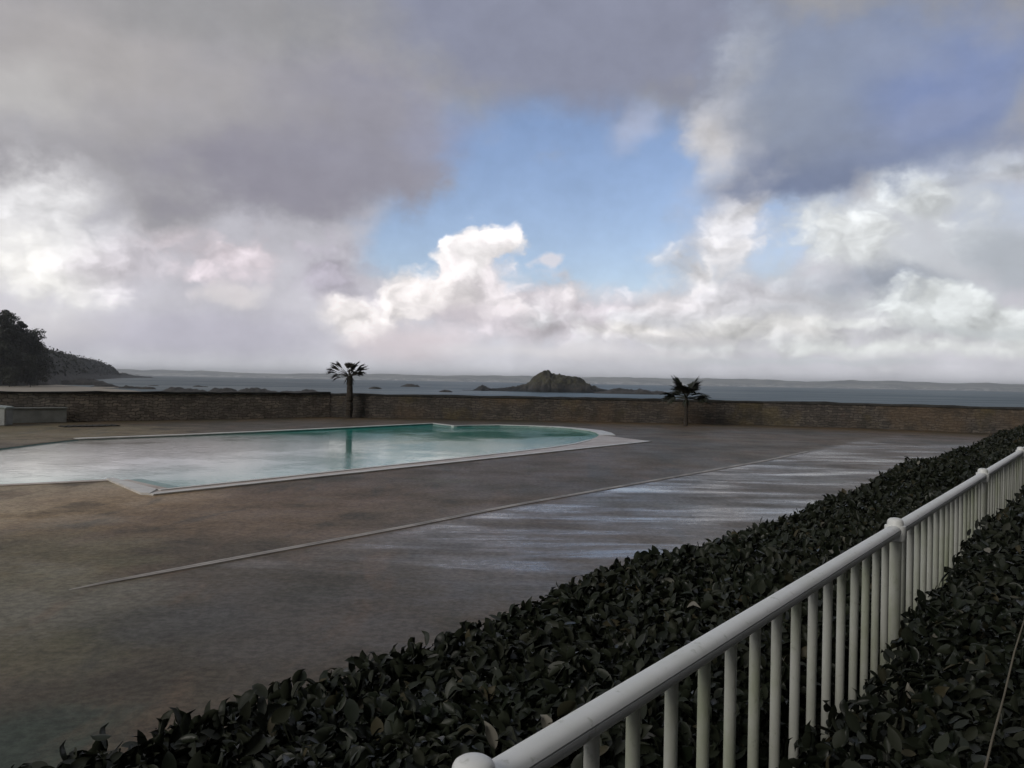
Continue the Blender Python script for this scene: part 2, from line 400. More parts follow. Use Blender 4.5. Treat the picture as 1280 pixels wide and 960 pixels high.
# pool: coping, basin, corner slab, steps
cop_m, t, b, P = material('pale_coping')
n = t.noise(P, .8, 6, .6); n2 = t.noise(P, 12, 5, .65)
c = t.mix(t.ss(n, .35, .65), (.60, .54, .48, 1), (.44, .36, .30, 1)); c = t.mix(t.ss(n2, .5, .75, 0, .5), c, (.22, .19, .16, 1))
t.put(b.inputs['Base Color'], c); b.inputs['Roughness'].default_value = .45
t.put(b.inputs['Normal'], t.bump(n2, .2, .01))
lip_m = simple('white_tile_edge', (.75, .74, .70), .4, .2, 2.0)
tile_m = simple('pool_tile', (.25, .42, .40), .4, .15, 2.0)
pool = empty('swimming_pool', G(450, 575))
tag(pool, 'large open air swimming pool of turquoise water with pale stone coping, rounded at one end', 'swimming pool')
def local(o, par): o.parent = par; o.matrix_parent_inverse = Matrix.Translation(par.location).inverted(); return o
ccw = sum(water_xy[i - 1].x * water_xy[i].y - water_xy[i].x * water_xy[i - 1].y for i in range(len(water_xy))) > 0
sg = 1 if ccw else -1
def band(name, pts, widths, z0, z1, mat, inner=True):
    o1 = [offset_poly(pts, sg * w, False)[i] for i, w in enumerate(widths)]
    bm = bmesh.new(); rows = []
    for p, q in zip(pts, o1):
        rows.append([bm.verts.new((p.x, p.y, z0)), bm.verts.new((p.x, p.y, z1)), bm.verts.new((q.x, q.y, z1)), bm.verts.new((q.x, q.y, -.02))])
    for r0, r1 in zip(rows, rows[1:]):
        for k in range(3): bm.faces.new((r0[k], r1[k], r1[k + 1], r0[k + 1]))
    for r in (rows[0], rows[-1]): bm.faces.new(r)
    ob = from_bm(name, bm, mat); return local(ob, pool)
cp_pts = [G(x, y) for x, y in near_in]
outer_near = [G(187, 619), G(812, 552)]
def dist_line(p, a, b2):
    a = a.to_2d(); b2 = b2.to_2d(); q = p.to_2d(); dd = (b2 - a).normalized(); return abs((q - a).cross(dd))
# near coping: out to the straight outer line
bm = bmesh.new()
rows = []
seq = [Vector(p) for p in cp_pts] + [G(x, y) for x, y in curve_in[:2]]
dd = (outer_near[1] - outer_near[0]).normalized()
outs = []
for i, p in enumerate(seq):
    q = outer_near[0] + dd * (p - outer_near[0]).dot(dd); outs.append(q)
outs[0] = outer_near[0].copy(); outs[-1] = outer_near[1].copy(); outs[-2] = outer_near[0] + dd * ((outer_near[1] - outer_near[0]).length - 1.6)
for p, q in zip(seq, outs):
    rows.append([bm.verts.new((p.x, p.y, -.3)), bm.verts.new((p.x, p.y, .015)), bm.verts.new((q.x, q.y, .025)), bm.verts.new((q.x, q.y, -.02))])
for r0, r1 in zip(rows, rows[1:]):
    for k in range(3): bm.faces.new((r0[k], r1[k], r1[k + 1], r0[k + 1]))
local(from_bm('coping', bm, cop_m), pool)
# white outer edging along the near side
bm = bmesh.new()
L_ = (outer_near[1] - outer_near[0]).length
nrm = Vector((dd.y, -dd.x, 0))
mid = (outer_near[0] + outer_near[1]) / 2 + nrm * .02
bm_box(bm, Vector((mid.x, mid.y, .008)), L_, .22, .05, math.atan2(dd.y, dd.x), .012)
local(from_bm('edging', bm, lip_m), pool)
# white lip along the water, near side
band('edging', cp_pts, [.14] * len(cp_pts), -.28, .034, lip_m)
# rounded end and far side
arc = [G(x, y) for x, y in curve_in[1:]]
band('coping', arc, [.75] * 3 + [.6] * 2 + [.45] * (len(arc) - 7) + [.3, .22], -.3, .02, lip_m)
farp = [G(x, y) for x, y in [curve_in[-1]] + far_in]
band('coping', farp, [.22, .3] + [.42] * (len(farp) - 2), -.3, .022, lip_m)
lf = [G(x, y) for x, y in left_in + [near_in[0]]]
band('coping', lf[:4], [.28] * 4, -.3, .018, cop_m)
# chamfer corner: broad pale kerb
a, b2 = G(141, 599.5), G(196, 613.5)
bm = bmesh.new()
pts = [G(141, 599.3), G(196, 613.5), G(187, 619), G(176, 618.6), G(133, 600.2)]
lo = [bm.verts.new((p.x, p.y, -.02)) for p in pts]; hi = [bm.verts.new((p.x, p.y, .045)) for p in pts]
bm.faces.new(hi)
for i in range(len(pts)): bm.faces.new((lo[i], lo[(i + 1) % 5], hi[(i + 1) % 5], hi[i]))
local(from_bm('corner_kerb', bm, lip_m), pool)
# two awash steps inside that corner
for k, (dz, pp) in enumerate([(-.030, [(141, 599.5), (196, 613.5), (222, 611), (160, 597.5)]), (-.042, [(160, 597.5), (222, 611), (240, 609), (176, 596)])]):
    bm = bmesh.new(); q = [G(*p) for p in pp]
    hi = [bm.verts.new((p.x, p.y, dz)) for p in q]; lo = [bm.verts.new((p.x, p.y, -.3)) for p in q]
    bm.faces.new(hi)
    for i in range(4): bm.faces.new((lo[i], lo[(i + 1) % 4], hi[(i + 1) % 4], hi[i]))
    local(from_bm('step', bm, cop_m if k == 0 else tile_m), pool)
# basin under the water
bm = bmesh.new()
t0 = [bm.verts.new((p.x, p.y, -.01)) for p in water_xy]; t1 = [bm.verts.new((p.x, p.y, -1.4)) for p in water_xy]
for i in range(len(t0)): bm.faces.new((t0[i], t0[(i + 1) % len(t0)], t1[(i + 1) % len(t0)], t1[i]))
bm.faces.new(t1)
local(from_bm('basin', bm, tile_m), pool)

# drain strip across the deck
dr_m, t, b, P = material('drain_concrete')
n = t.noise(P, 1.2, 6, .6)
t.put(b.inputs['Base Color'], t.mix(t.ss(n, .38, .66), (.52, .48, .44, 1), (.28, .255, .23, 1))); b.inputs['Roughness'].default_value = .5
dpx = [(70, 740), (140, 727.5), (260, 705), (400, 679), (520, 656.5), (640, 632.5), (760, 611), (880, 590), (960, 575.5), (1010, 564.5)]
dp = [G(x, y) for x, y in dpx]
bm = bmesh.new()
rows = []
for i, p in enumerate(dp):
    w = (.004, .05)[i] if i < 2 else .075
    dv = (dp[min(i + 1, len(dp) - 1)] - dp[max(i - 1, 0)]).normalized(); nn = Vector((dv.y, -dv.x, 0))
    rows.append([bm.verts.new(Vector((p.x, p.y, zz)) + nn * k * w) for k, zz in ((-1, -.01), (-.9, .014 if i else -.004), (-.35, .014 if i else -.004), (-.22, .005 if i else -.005), (.22, .005 if i else -.005), (.35, .014 if i else -.004), (.9, .014 if i else -.004), (1, -.01))])
for r0, r1 in zip(rows, rows[1:]):
    for k in range(7): bm.faces.new((r0[k], r1[k], r1[k + 1], r0[k + 1]))
tag(from_bm('drain_channel', bm, dr_m), 'pale narrow concrete drain channel running across the wet dark deck', 'drain')

# ------------------------------------------------------------------ sea wall
def wall_mat(name, rust):
    mt, t, b, P = material(name)
    uv = t.new('ShaderNodeTexCoord').outputs['UV']
    br = t.new('ShaderNodeTexBrick', offset=.5); br.inputs['Scale'].default_value = 1
    jit = t.vm('SCALE', t.vm('SUBTRACT', t.noise(P, 1.9, 4, col=True), (.5, .5, .5)), scale=.42)
    t.put(br.inputs['Vector'], t.vm('ADD', uv, jit))
    br.inputs['Brick Width'].default_value = .46; br.inputs['Row Height'].default_value = .15; br.inputs['Mortar Size'].default_value = .022; br.inputs['Mortar Smooth'].default_value = .4
    br.inputs['Color1'].default_value = (.115, .10, .088, 1); br.inputs['Color2'].default_value = (.22, .19, .16, 1); br.inputs['Mortar'].default_value = (.07, .062, .055, 1)
    n1 = t.noise(P, .22, 5, .6); n2 = t.noise(P, 1.3, 6, .65); n3 = t.noise(P, 8, 5, .65)
    c = br.outputs[0]
    if rust:
        c = t.mix(t.ss(n1, .45, .62, 0, .55), c, (.23, .155, .085, 1))
        c = t.mix(t.ss(t.noise(P, .35, 4, .6), .53, .68, 0, .5), c, (.22, .17, .065, 1))
        c = t.mix(t.ss(n2, .58, .7, 0, .5), c, (.15, .10, .075, 1))
    else:
        c = t.mix(t.ss(n1, .45, .65, 0, .5), c, (.075, .073, .07, 1))
    c = t.mix(t.ss(n2, .55, .35, 0, .5), c, (.045, .043, .038, 1))
    c = t.vm('SCALE', c, scale=t.math('MULTIPLY', t.math('ADD', .45, t.math('MULTIPLY', n3, 1.1)), .62 if rust else 2.9))
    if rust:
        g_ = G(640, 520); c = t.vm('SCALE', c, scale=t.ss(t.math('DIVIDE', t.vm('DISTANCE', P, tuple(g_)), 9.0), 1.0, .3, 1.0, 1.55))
    t.put(b.inputs['Base Color'], c); b.inputs['Roughness'].default_value = .8
    hgt = t.math('ADD', t.math('MULTIPLY', br.outputs[1], -1), t.math('MULTIPLY', n3, .5))
    t.put(b.inputs['Normal'], t.bump(hgt, .7, .04))
    return mt
cop_dark = simple('dark_wall_coping', (.05, .05, .046), .8, .5, 1.5, .3)
def wall(name, pts, h, th, mat, label):
    pts = [Vector((x, y, 0)) for x, y in pts]
    fine_pts = []
    for a, b2 in zip(pts, pts[1:]):
        n = max(2, int((b2 - a).length / .8))
        fine_pts += [a.lerp(b2, i / n) for i in range(n)]
    fine_pts.append(pts[-1])
    out = offset_poly(fine_pts, -th, False)
    root = empty(name, fine_pts[len(fine_pts) // 2]); tag(root, label, 'sea wall')
    for part, z0, z1, mt, pad in (('masonry', -4.3, h - .12, mat, 0), ('coping', h - .12, h, cop_dark, .06)):
        bm = bmesh.new(); uvl = bm.loops.layers.uv.new('UVMap'); rows = []; u = 0
        us = []
        fi = offset_poly(fine_pts, pad, False) if pad else fine_pts; fo = offset_poly(fine_pts, -th - pad, False) if pad else out
        for i, (p, q) in enumerate(zip(fi, fo)):
            if i: u += (p - fi[i - 1]).length
            us.append(u)
            jz = (.05 * fbm(u * .4, 3.3) + .035 * fbm(u * 1.9, 7.7)) if pad else 0
            jj = .03 * fbm(u * 1.3, z1)
            rows.append([bm.verts.new((p.x, p.y, z0)), bm.verts.new((p.x, p.y, z1 + jz)), bm.verts.new((q.x, q.y, z1 + jz + jj)), bm.verts.new((q.x, q.y, z0))])
        zz = [z0, z1, z1 + th, z1 + th + (z1 - z0)]
        for i, (r0, r1) in enumerate(zip(rows, rows[1:])):
            for k in range(3):
                f = bm.faces.new((r0[k], r1[k], r1[k + 1], r0[k + 1]))
                for lp, (uu_, vv_) in zip(f.loops, ((us[i], zz[k]), (us[i + 1], zz[k]), (us[i + 1], zz[k + 1]), (us[i], zz[k + 1]))): lp[uvl].uv = (uu_, vv_)
        bm.faces.new(rows[0]); bm.faces.new(rows[-1])
        local(from_bm(part, bm, mt), root)
    return root
wall('stone_wall', WALL[:4], 1.52, .5, wall_mat('grey_stone', False), 'dark grey stone sea wall on the left behind the pool, plain and unstained')
wr = [(-11.9, 53.02)] + WALL[4:]
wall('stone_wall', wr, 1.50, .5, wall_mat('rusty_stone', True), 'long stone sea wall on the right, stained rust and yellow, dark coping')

# white rendered blocks at the left of the wall
wht = simple('weathered_white_render', (.50, .53, .52), .7, .25, 2.0, .1)
wl = (Vector((-11.3, 53, 0)) - Vector((-24.6, 40.2, 0))).normalized(); wa = math.atan2(wl.y, wl.x); wn = Vector((wl.y, -wl.x, 0))
a = G(19, 530); b2 = G(83, 528)
root = empty('low_wall', ((a + b2) / 2)); tag(root, 'low pale rendered wall panel standing at the foot of the grey stone wall', 'low wall')
c0 = Vector((-24.6, 40.2, 0)) + wl * ((a - Vector((-24.6, 40.2, 0))).dot(wl)); c1 = Vector((-24.6, 40.2, 0)) + wl * ((b2 - Vector((-24.6, 40.2, 0))).dot(wl))
bm = bmesh.new(); mm = (c0 + c1) / 2 + wn * .35; LL = (c1 - c0).length
bm_box(bm, Vector((mm.x, mm.y, .34)), LL, .4, .68, wa, .02); local(from_bm('panel', bm, wht), root)
bm = bmesh.new(); bm_box(bm, Vector((mm.x, mm.y, .712)), LL + .08, .48, .06, wa, .015); local(from_bm('capping', bm, wht), root)
a = G(-14, 531.5); b2 = G(12, 531.5)
root = empty('storage_box', (a + b2) / 2, ); tag(root, 'pale white box with a sloping lid at the far left edge of the deck', 'storage box')
mm = (a + b2) / 2; LL = (b2 - a).length
bm = bmesh.new(); bm_box(bm, Vector((mm.x, mm.y, .40)), LL, .8, .80, R(8), .03); local(from_bm('body', bm, wht), root)
bm = bmesh.new(); bm_box(bm, Vector((mm.x, mm.y, .845)), LL + .1, .9, .09, R(8), .03)
for v in bm.verts: v.co.z += (v.co.x - mm.x) * -.12
local(from_bm('lid', bm, simple('pale_teal_lid', (.40, .46, .44), .5, .2)), root)

# ------------------------------------------------------------------ palms
bark = simple('palm_bark', (.060, .048, .036), .9, .5, 9, .6)
frond_m = simple('palm_frond', (.035, .042, .026), .5, .4, 3)
frond_d = simple('dry_palm_frond', (.050, .042, .030), .7, .4, 3)
def palm(name, base, h, r0, label, fronds, flen, wind=0.0, fan=R(85), mat=frond_m):
    root = empty(name, base); tag(root, label, 'palm tree')
    bm = bmesh.new(); n = 26
    pts = []; rad = []
    for i in range(n + 1):
        k = i / n
        pts.append(Vector((.03 * math.sin(3 * k), .02 * math.sin(2 * k), k * h)))
        rad.append(r0 * (1.12 - .2 * k + (.25 if i == 0 else 0)) * (1.06 if i % 2 else .96) * (1 + .1 * random.uniform(-1, 1)))
    bm_tube(bm, pts, rad, 10); from_bm('trunk', bm, bark, root)
    bm = bmesh.new()
    for (azm, elv, L, wd) in fronds:
        # petiole, then a fan of folded blades
        d0 = Vector((math.cos(azm) * math.cos(elv), math.sin(azm) * math.cos(elv), math.sin(elv)))
        o = Vector((0, 0, h - .05)) + d0 * r0 * .5
        hub = o + d0 * L * .45 + Vector((wind * .15 * L, 0, 0))
        bm_tube(bm, [o, o.lerp(hub, .5) + Vector((0, 0, .02)), hub], [.022, .016, .012], 5)
        side = d0.cross(Vector((0, 0, 1))).normalized() if abs(d0.z) < .98 else Vector((1, 0, 0))
        side = (Matrix.Rotation(random.uniform(-.5, .5), 3, d0) @ side)
        upv = side.cross(d0)
        nb = 17
        for k in range(nb):
            a = (k / (nb - 1) - .5) * 2 * wd
            dv = (d0 * math.cos(a) + side * math.sin(a)).normalized()
            bl = L * .62 * (.72 + .28 * math.cos(a * .9)) * random.uniform(.85, 1.08)
            tip = hub + dv * bl + Vector((wind * .5 * bl, 0, -.16 * bl * random.uniform(.4, 1.6)))
            midp = hub + dv * bl * .55 + upv * .02
            ww = dv.cross(upv).normalized() * .035 * (L / 1.1)
            v = [bm.verts.new(hub), bm.verts.new(midp + ww), bm.verts.new(midp + upv * -.02), bm.verts.new(midp - ww), bm.verts.new(tip)]
            bm.faces.new((v[0], v[1], v[2])); bm.faces.new((v[0], v[2], v[3])); bm.faces.new((v[1], v[4], v[2])); bm.faces.new((v[2], v[4], v[3]))
    # dead skirt
    for k in range(26):
        azm = random.uniform(0, 6.28); d0 = Vector((math.cos(azm), math.sin(azm), 0)); o = Vector((0, 0, h - .12)) + d0 * r0 * .9
        tp = o + d0 * random.uniform(.1, .3) + Vector((0, 0, -random.uniform(.25, .55))); sd_ = d0.cross(Vector((0, 0, 1))) * .05
        v = [bm.verts.new(o + sd_), bm.verts.new(o - sd_), bm.verts.new(tp)]; bm.faces.new(v)
    from_bm('crown', bm, mat, root)
    return root
b1 = G(436, 522.5)
# windblown: right tuft and left streamers
fr = []
for k in range(17): fr.append((random.uniform(-1.2, 1.2), random.uniform(.1, 1.4), random.uniform(.75, 1.15), .5))
for k in range(9): fr.append((math.pi + random.uniform(-.6, .6), -.12 + k * .11, random.uniform(.95, 1.5), .26))
for k in range(12): fr.append((random.uniform(0, 6.28), random.uniform(.1, 1.4), random.uniform(.5, .9), .6))
palm('palm_tree', b1, 2.6, .19, 'taller palm with a thick straight trunk and a ragged windblown crown', fr, 1.2, .12, mat=frond_d)
b2_ = G(857, 532.5)
fr = []
for k in range(42):
    fr.append((k * 2.4 + random.uniform(-.2, .2), -.12 + 1.3 * ((k * 7) % 30) / 30, random.uniform(1.1, 1.65), random.uniform(.75, 1.15)))
palm('palm_tree', b2_, 1.66, .105, 'shorter palm with a thin trunk and a wide spreading fan leaved crown', fr, 1.2)
# dark drain cover at the foot of the palm and by the white wall
bm = bmesh.new(); p = G(112, 533); bm_box(bm, Vector((p.x, p.y, .02)), 2.4, .9, .04, wa, .01)
for k in range(9):
    bm_box(bm, Vector((p.x, p.y, .048)) + wl * (-1.1 + k * .275), .06, .84, .02, wa)
tag(from_bm('drain_grate', bm, simple('dark_iron', (.03, .028, .024), .6)), 'dark low slatted drain grate on the deck in front of the pale wall panel', 'drain grate')

# ------------------------------------------------------------------ sea and far shore
SEA = -4.0
sea_m, t, b, P = material('sea_water')
b.inputs['Base Color'].default_value = (.030, .060, .066, 1); b.inputs['IOR'].default_value = 1.33
n = t.noise(t.mapping(P, scale=(.004, .012, 1)), 1, 5, .6)
t.put(b.inputs['Base Color'], t.mix(t.ss(n, .35, .65), (.062, .112, .125, 1), (.036, .078, .100, 1)))
t.put(b.inputs['Roughness'], t.ss(n, .3, .7, .36, .52)); b.inputs['Specular IOR Level'].default_value = .42
h = t.math('ADD', t.noise(t.mapping(P, scale=(.05, .16, 1)), 1, 5, .6), t.math('MULTIPLY', t.noise(P, 1.2, 4, .6), .2))
t.put(b.inputs['Normal'], t.bump(h, .8, .8))
# foam lines and wind streaks
xs = np.array([-13300, -3000, -600, 0, 600, 3000, 13300.]); ys = np.array([-13300, -2000, 0, 200, 500, 900, 2500, 13300.])
V = [(x, y, SEA) for y in ys for x in xs]; nx = len(xs)
Fq = np.array([(j * nx + i, j * nx + i + 1, (j + 1) * nx + i + 1, (j + 1) * nx + i) for j in range(len(ys) - 1) for i in range(nx - 1)])
tag(np_mesh('sea', V, [Fq], sea_m, smooth=False), kind='structure')

# far coast: rolling low hills 8-10 km off
far_m, t, b, P = material('far_fields')
vo = t.new('ShaderNodeTexVoronoi'); t.put(vo.inputs['Vector'], t.mapping(P, scale=(.006, .004, .004))); vo.inputs['Scale'].default_value = 1
c = t.mix(t.ss(t.noise(P, .003, 5, .65), .4, .62), (.22, .24, .21, 1), (.46, .46, .40, 1))
c = t.mix(t.ss(vo.outputs['Color'], .6, .9, 0, .6), c, (.55, .54, .45, 1))
zz = t.new('ShaderNodeSeparateXYZ'); t.l.new(P, zz.inputs[0])
hs = t.math('MULTIPLY', t.ss(t.noise(t.mapping(P, scale=(.012, .012, .05)), 1, 4, .75), .50, .58), t.ss(zz.outputs[2], 34, 6))
c = t.mix(hs, c, (.85, .84, .80, 1))
t.put(b.inputs['Base Color'], c); b.inputs['Roughness'].default_value = .9
prof = [(-300, 459), (150, 461), (200, 461.5), (250, 463), (300, 465.5), (360, 466.5), (430, 466.5), (500, 467.5), (560, 469.5), (620, 468.5), (680, 470), (740, 471), (800, 472), (860, 472.5), (900, 473), (960, 474), (1010, 476.5), (1060, 475), (1120, 475.5), (1180, 478.5), (1240, 479), (1300, 480), (1600, 484)]
px_ = np.array([p[0] for p in prof]); py_ = np.array([p[1] for p in prof])
na, nr = 420, 14
V = []
for j in range(nr):
    rr = 8200 + 2400 * j / (nr - 1)
    for i in range(na):
        x = -300 + 1900 * i / (na - 1)
        y = np.interp(x, px_, py_) - .8 * fbm(x * .03, 1.7, 0, 5)
        p = AT(x, y, 9200); hgt = p.z - SEA
        k = j / (nr - 1); shp = min(1, k / .42) ** .7 if k < .42 else 1 - .5 * (k - .42)
        z = SEA - 2 + hgt * shp * (1 + (.12 * fbm(x * .02, j * .5, 3) if 0 < j else 0)) + (0 if j else 0)
        q = AT(x, y, rr); V.append((q.x, q.y + 250 * fbm(x * .01, 5.1) * (1 - k), z))
V = np.array(V)
Fq = np.array([(j * na + i, j * na + i + 1, (j + 1) * na + i + 1, (j + 1) * na + i) for j in range(nr - 1) for i in range(na - 1)])
tag(np_mesh('hills', V, [Fq], far_m), kind='structure')

# ------------------------------------------------------------------ headland on the left
head_m, t, b, P = material('scrub_slope')
n1 = t.noise(P, .02, 6, .65); n2 = t.noise(P, .15, 6, .65)
zz = t.new('ShaderNodeSeparateXYZ'); t.l.new(P, zz.inputs[0])
c = t.mix(t.ss(n1, .4, .6), (.024, .028, .019, 1), (.042, .042, .029, 1))
c = t.mix(t.ss(t.math('ADD', zz.outputs[2], t.math('MULTIPLY', n2, 6)), 8, 3), c, (.10, .095, .085, 1))
c = t.vm('SCALE', c, scale=t.ss(n2, .3, .7, .6, 1.3))
t.put(b.inputs['Base Color'], c); b.inputs['Roughness'].default_value = .9
t.put(b.inputs['Normal'], t.bump(n2, 1, 2))
# spine: photo column, distance, height of skyline row
spine = [(-900, 300, 400), (-300, 330, 402), (-100, 380, 420), (0, 430, 432), (30, 520, 433), (55, 680, 435), (75, 820, 440), (100, 1050, 446.5), (120, 1300, 450.5), (133, 1500, 455), (140, 1620, 459), (146, 1700, 466), (165, 1900, 469.3), (190, 2050, 471.2)]
SPL = []
for (a, b2) in zip(spine, spine[1:]):
    for k in range(12): SPL.append(tuple(a[i] + (b2[i] - a[i]) * k / 12 for i in range(3)))
SPL.append(spine[-1])
cross = np.linspace(-1, 1, 21); V = []
cent = [AT(x, y, dd_) for x, dd_, y in SPL]
for i, c in enumerate(cent):
    dv = (cent[min(i + 1, len(cent) - 1)] - cent[max(i - 1, 0)]); nn = Vector((dv.y, -dv.x, 0)).normalized()   # towards the beach
    hgt = c.z - SEA; wd = (8 + hgt * .8) if SPL[i][1] < 900 else 5 + hgt * .55
    for q in cross:
        e_ = max(0, 1 - abs(q)) ** .75
        p = c + nn * q * wd
        z = SEA - 1.5 + (hgt + 1.5) * e_ * (1 + .10 * fbm(p.x * .03, p.y * .03, 0, 5)) + 1.2 * fbm(p.x * .12, p.y * .12, 2, 4) * min(1, e_ * 3)
        V.append((p.x, p.y, z))
nc = len(cross)
Fq = np.array([(i * nc + k, i * nc + k + 1, (i + 1) * nc + k + 1, (i + 1) * nc + k) for i in range(len(cent) - 1) for k in range(nc - 1)])
tag(np_mesh('headland', V, [Fq], head_m), kind='structure')
HV = np.array(V)
def head_z(x, y):
    k = np.argmin((HV[:, 0] - x) ** 2 + (HV[:, 1] - y) ** 2); return HV[k, 2]

# leaf helpers (far foliage: diamonds)
def diamonds(C, N, size, rs=None):
    n = len(C); rs = rs or rng
    a = rs.normal(size=(n, 3)); N = N / np.linalg.norm(N, axis=1, keepdims=True)
    a -= N * (a * N).sum(1, keepdims=True); a /= np.linalg.norm(a, axis=1, keepdims=True); b = np.cross(N, a)
    s = size[:, None]
    V = np.stack([C - a * s, C + b * s * .55, C + a * s, C - b * s * .55], 1).reshape(-1, 3)
    return V, np.arange(4 * n).reshape(n, 4)
# scrub on the headland
ids = rng.integers(0, len(HV), 5200); C = HV[ids] + rng.normal(size=(5200, 3)) * (5, 8, .5)
for i in range(len(C)): C[i, 2] = head_z(C[i, 0], C[i, 1]) + rng.uniform(0, 2.2)
C = C[C[:, 2] > SEA + 5.5]
dist = np.hypot(C[:, 0], C[:, 1])
sz = rng.uniform(.5, 1.3, len(C)) * (1 + dist / 2500)
Vd, Fd = diamonds(C, rng.normal(size=C.shape) + (0, 0, .8), sz)
leaf_far = simple('scrub_leaf', (.040, .046, .028), .8, .5, .05)
tag(np_mesh('scrub', Vd, [Fd], leaf_far, smooth=False), 'dark scrub covering the slope of the headland', 'scrub', kind='stuff')

# trees on the near slope
trunk_m = simple('tree_bark', (.05, .042, .035), .9, .4, 2)
def crown_mat(nm, c): return simple(nm, c, .7, .55, .35)
cm1 = crown_mat('evergreen_leaf', (.052, .060, .040)); cm2 = crown_mat('pine_leaf', (.050, .062, .044)); cm3 = crown_mat('oak_leaf', (.068, .070, .046))
def tree(name, base, h, cw, mat, label, group=None, bare=.35, n=900, lobes=7, flat=1.0):
    root = empty(name, base); tag(root, label, 'tree', group)
    bm = bmesh.new()
    bend = random.uniform(-.06, .06) * h
    pts = [(0, 0, -1.5), (bend * .3, 0, h * .3), (bend, bend * .3, h * .65), (bend * 1.1, 0, h * .93)]
    bm_tube(bm, pts, [h * .028, h * .022, h * .014, h * .005], 7)
    L = []
    for k in range(lobes):
        a = k * 2.4 + random.uniform(-.4, .4); zz = h * (bare + (1 - bare) * (k + .6) / lobes)
        r = cw * .5 * (1.05 - .5 * (k / lobes)) * random.uniform(.45, .8)
        c = Vector((bend + r * math.cos(a), r * math.sin(a), zz))
        L.append((c, cw * random.uniform(.30, .46)))
        bm_tube(bm, [(bend * .6, 0, zz * .78), tuple(c)], [h * .012, h * .004], 5)
    L.append((Vector((bend, 0, h * .90)), cw * .30))
    from_bm('trunk', bm, trunk_m, root)
    C = []; N = []
    for c, r in L:
        k = n // len(L); v = rng.normal(size=(k, 3)); v /= np.linalg.norm(v, axis=1, keepdims=True)
        rad = r * rng.uniform(.35, 1.12, (k, 1)) ** .6
        C.append(np.array(c) + v * rad * (1, 1, .7 * flat)); N.append(v + rng.normal(size=(k, 3)) * .7 + (0, 0, .4))
    C = np.concatenate(C); N = np.concatenate(N)
    Vd, Fd = diamonds(C, N, rng.uniform(.22, .55, len(C)) * (h / 13) ** .5)
    np_mesh('crown', Vd, [Fd], mat, root, smooth=False)
    return root
def tree_px(name, x, ytop, dist, ybase, wpx, mat, label, group=None, **kw):
    bs = AT(x, ybase, dist); top = AT(x, ytop, dist)
    return tree(name, bs, top.z - bs.z, wpx * dist / F, mat, label, group, **kw)
tree_px('pine_tree', 18, 393, 400, 430, 12, cm2, 'thin pine with a small open crown rising highest above the dark wooded slope', bare=.55, n=420, lobes=5)
tree_px('spreading_tree', 42, 412, 430, 452, 20, cm1, 'flat topped tree leaning out at the seaward end of the wooded slope', bare=.5, n=800, lobes=7, flat=.7)
tree_px('tall_tree', 2, 393, 380, 450, 24, cm1, 'broad dark tree standing tallest at the left edge of the photo', bare=.15, n=2600, lobes=11)
GR = 'dark trees massed on the wooded slope'
LB = 'dark evergreen tree in the dense mass on the slope above the beach'
for (x, yt, dist, yb, w) in [(-22, 396, 390, 455, 26), (12, 412, 385, 462, 22), (28, 418, 400, 462, 22), (40, 428, 410, 470, 20), (4, 430, 365, 476, 24), (20, 440, 370, 478, 22), (34, 446, 380, 478, 20), (47, 447, 395, 478, 17), (-14, 432, 360, 478, 24), (-45, 405, 380, 470, 30), (55, 452, 460, 474, 12), (62, 456, 520, 474, 11), (-70, 410, 370, 472, 34), (-8, 398, 395, 452, 24), (10, 403, 400, 456, 20), (22, 409, 405, 458, 20), (34, 415, 410, 460, 18), (44, 424, 415, 466, 16), (70, 466, 560, 477, 12), (85, 469, 640, 477, 12), (38, 462, 372, 481, 16), (12, 460, 362, 481, 20), (52, 434, 560, 462, 13), (58, 437, 640, 463, 11), (66, 439.5, 720, 464, 10), (74, 441, 800, 464, 10), (83, 443.5, 880, 465, 9), (93, 446, 980, 466, 9), (60, 447, 560, 470, 12), (78, 452, 700, 470, 11), (6, 388.5, 392, 440, 14), (28, 402, 404, 445, 12)]:
    tree_px('evergreen_tree', x, yt, dist, yb, w, random.choice([cm1, cm1, cm3]), LB, GR, bare=.08, n=2200, lobes=10)

# beach and bank
sand_m = simple('sand', (.42, .37, .30), .8, .2, .05)
def sheet(name, px, z, mat, thick=.3):
    bm = bmesh.new(); q = [G(x, y, z) for x, y in px]
    f = bm.faces.new([bm.verts.new(p) for p in q]); bmesh.ops.triangulate(bm, faces=[f])
    r = bmesh.ops.extrude_face_region(bm, geom=bm.faces[:]); bmesh.ops.translate(bm, vec=(0, 0, -thick), verts=[v for v in r['geom'] if isinstance(v, bmesh.types.BMVert)])
    return from_bm(name, bm, mat)
tag(sheet('beach', [(-500, 494), (-300, 482), (-60, 481.5), (30, 482.5), (58, 479.5), (75, 481), (100, 483), (130, 485.5), (165, 488), (185, 490.5), (120, 500), (-100, 503)], SEA + .35, sand_m, .6), kind='structure')
tag(sheet('beach', [(118, 483.2), (150, 483.6), (148, 485.0), (112, 484.6)], SEA + .25, sand_m, .5), kind='structure')

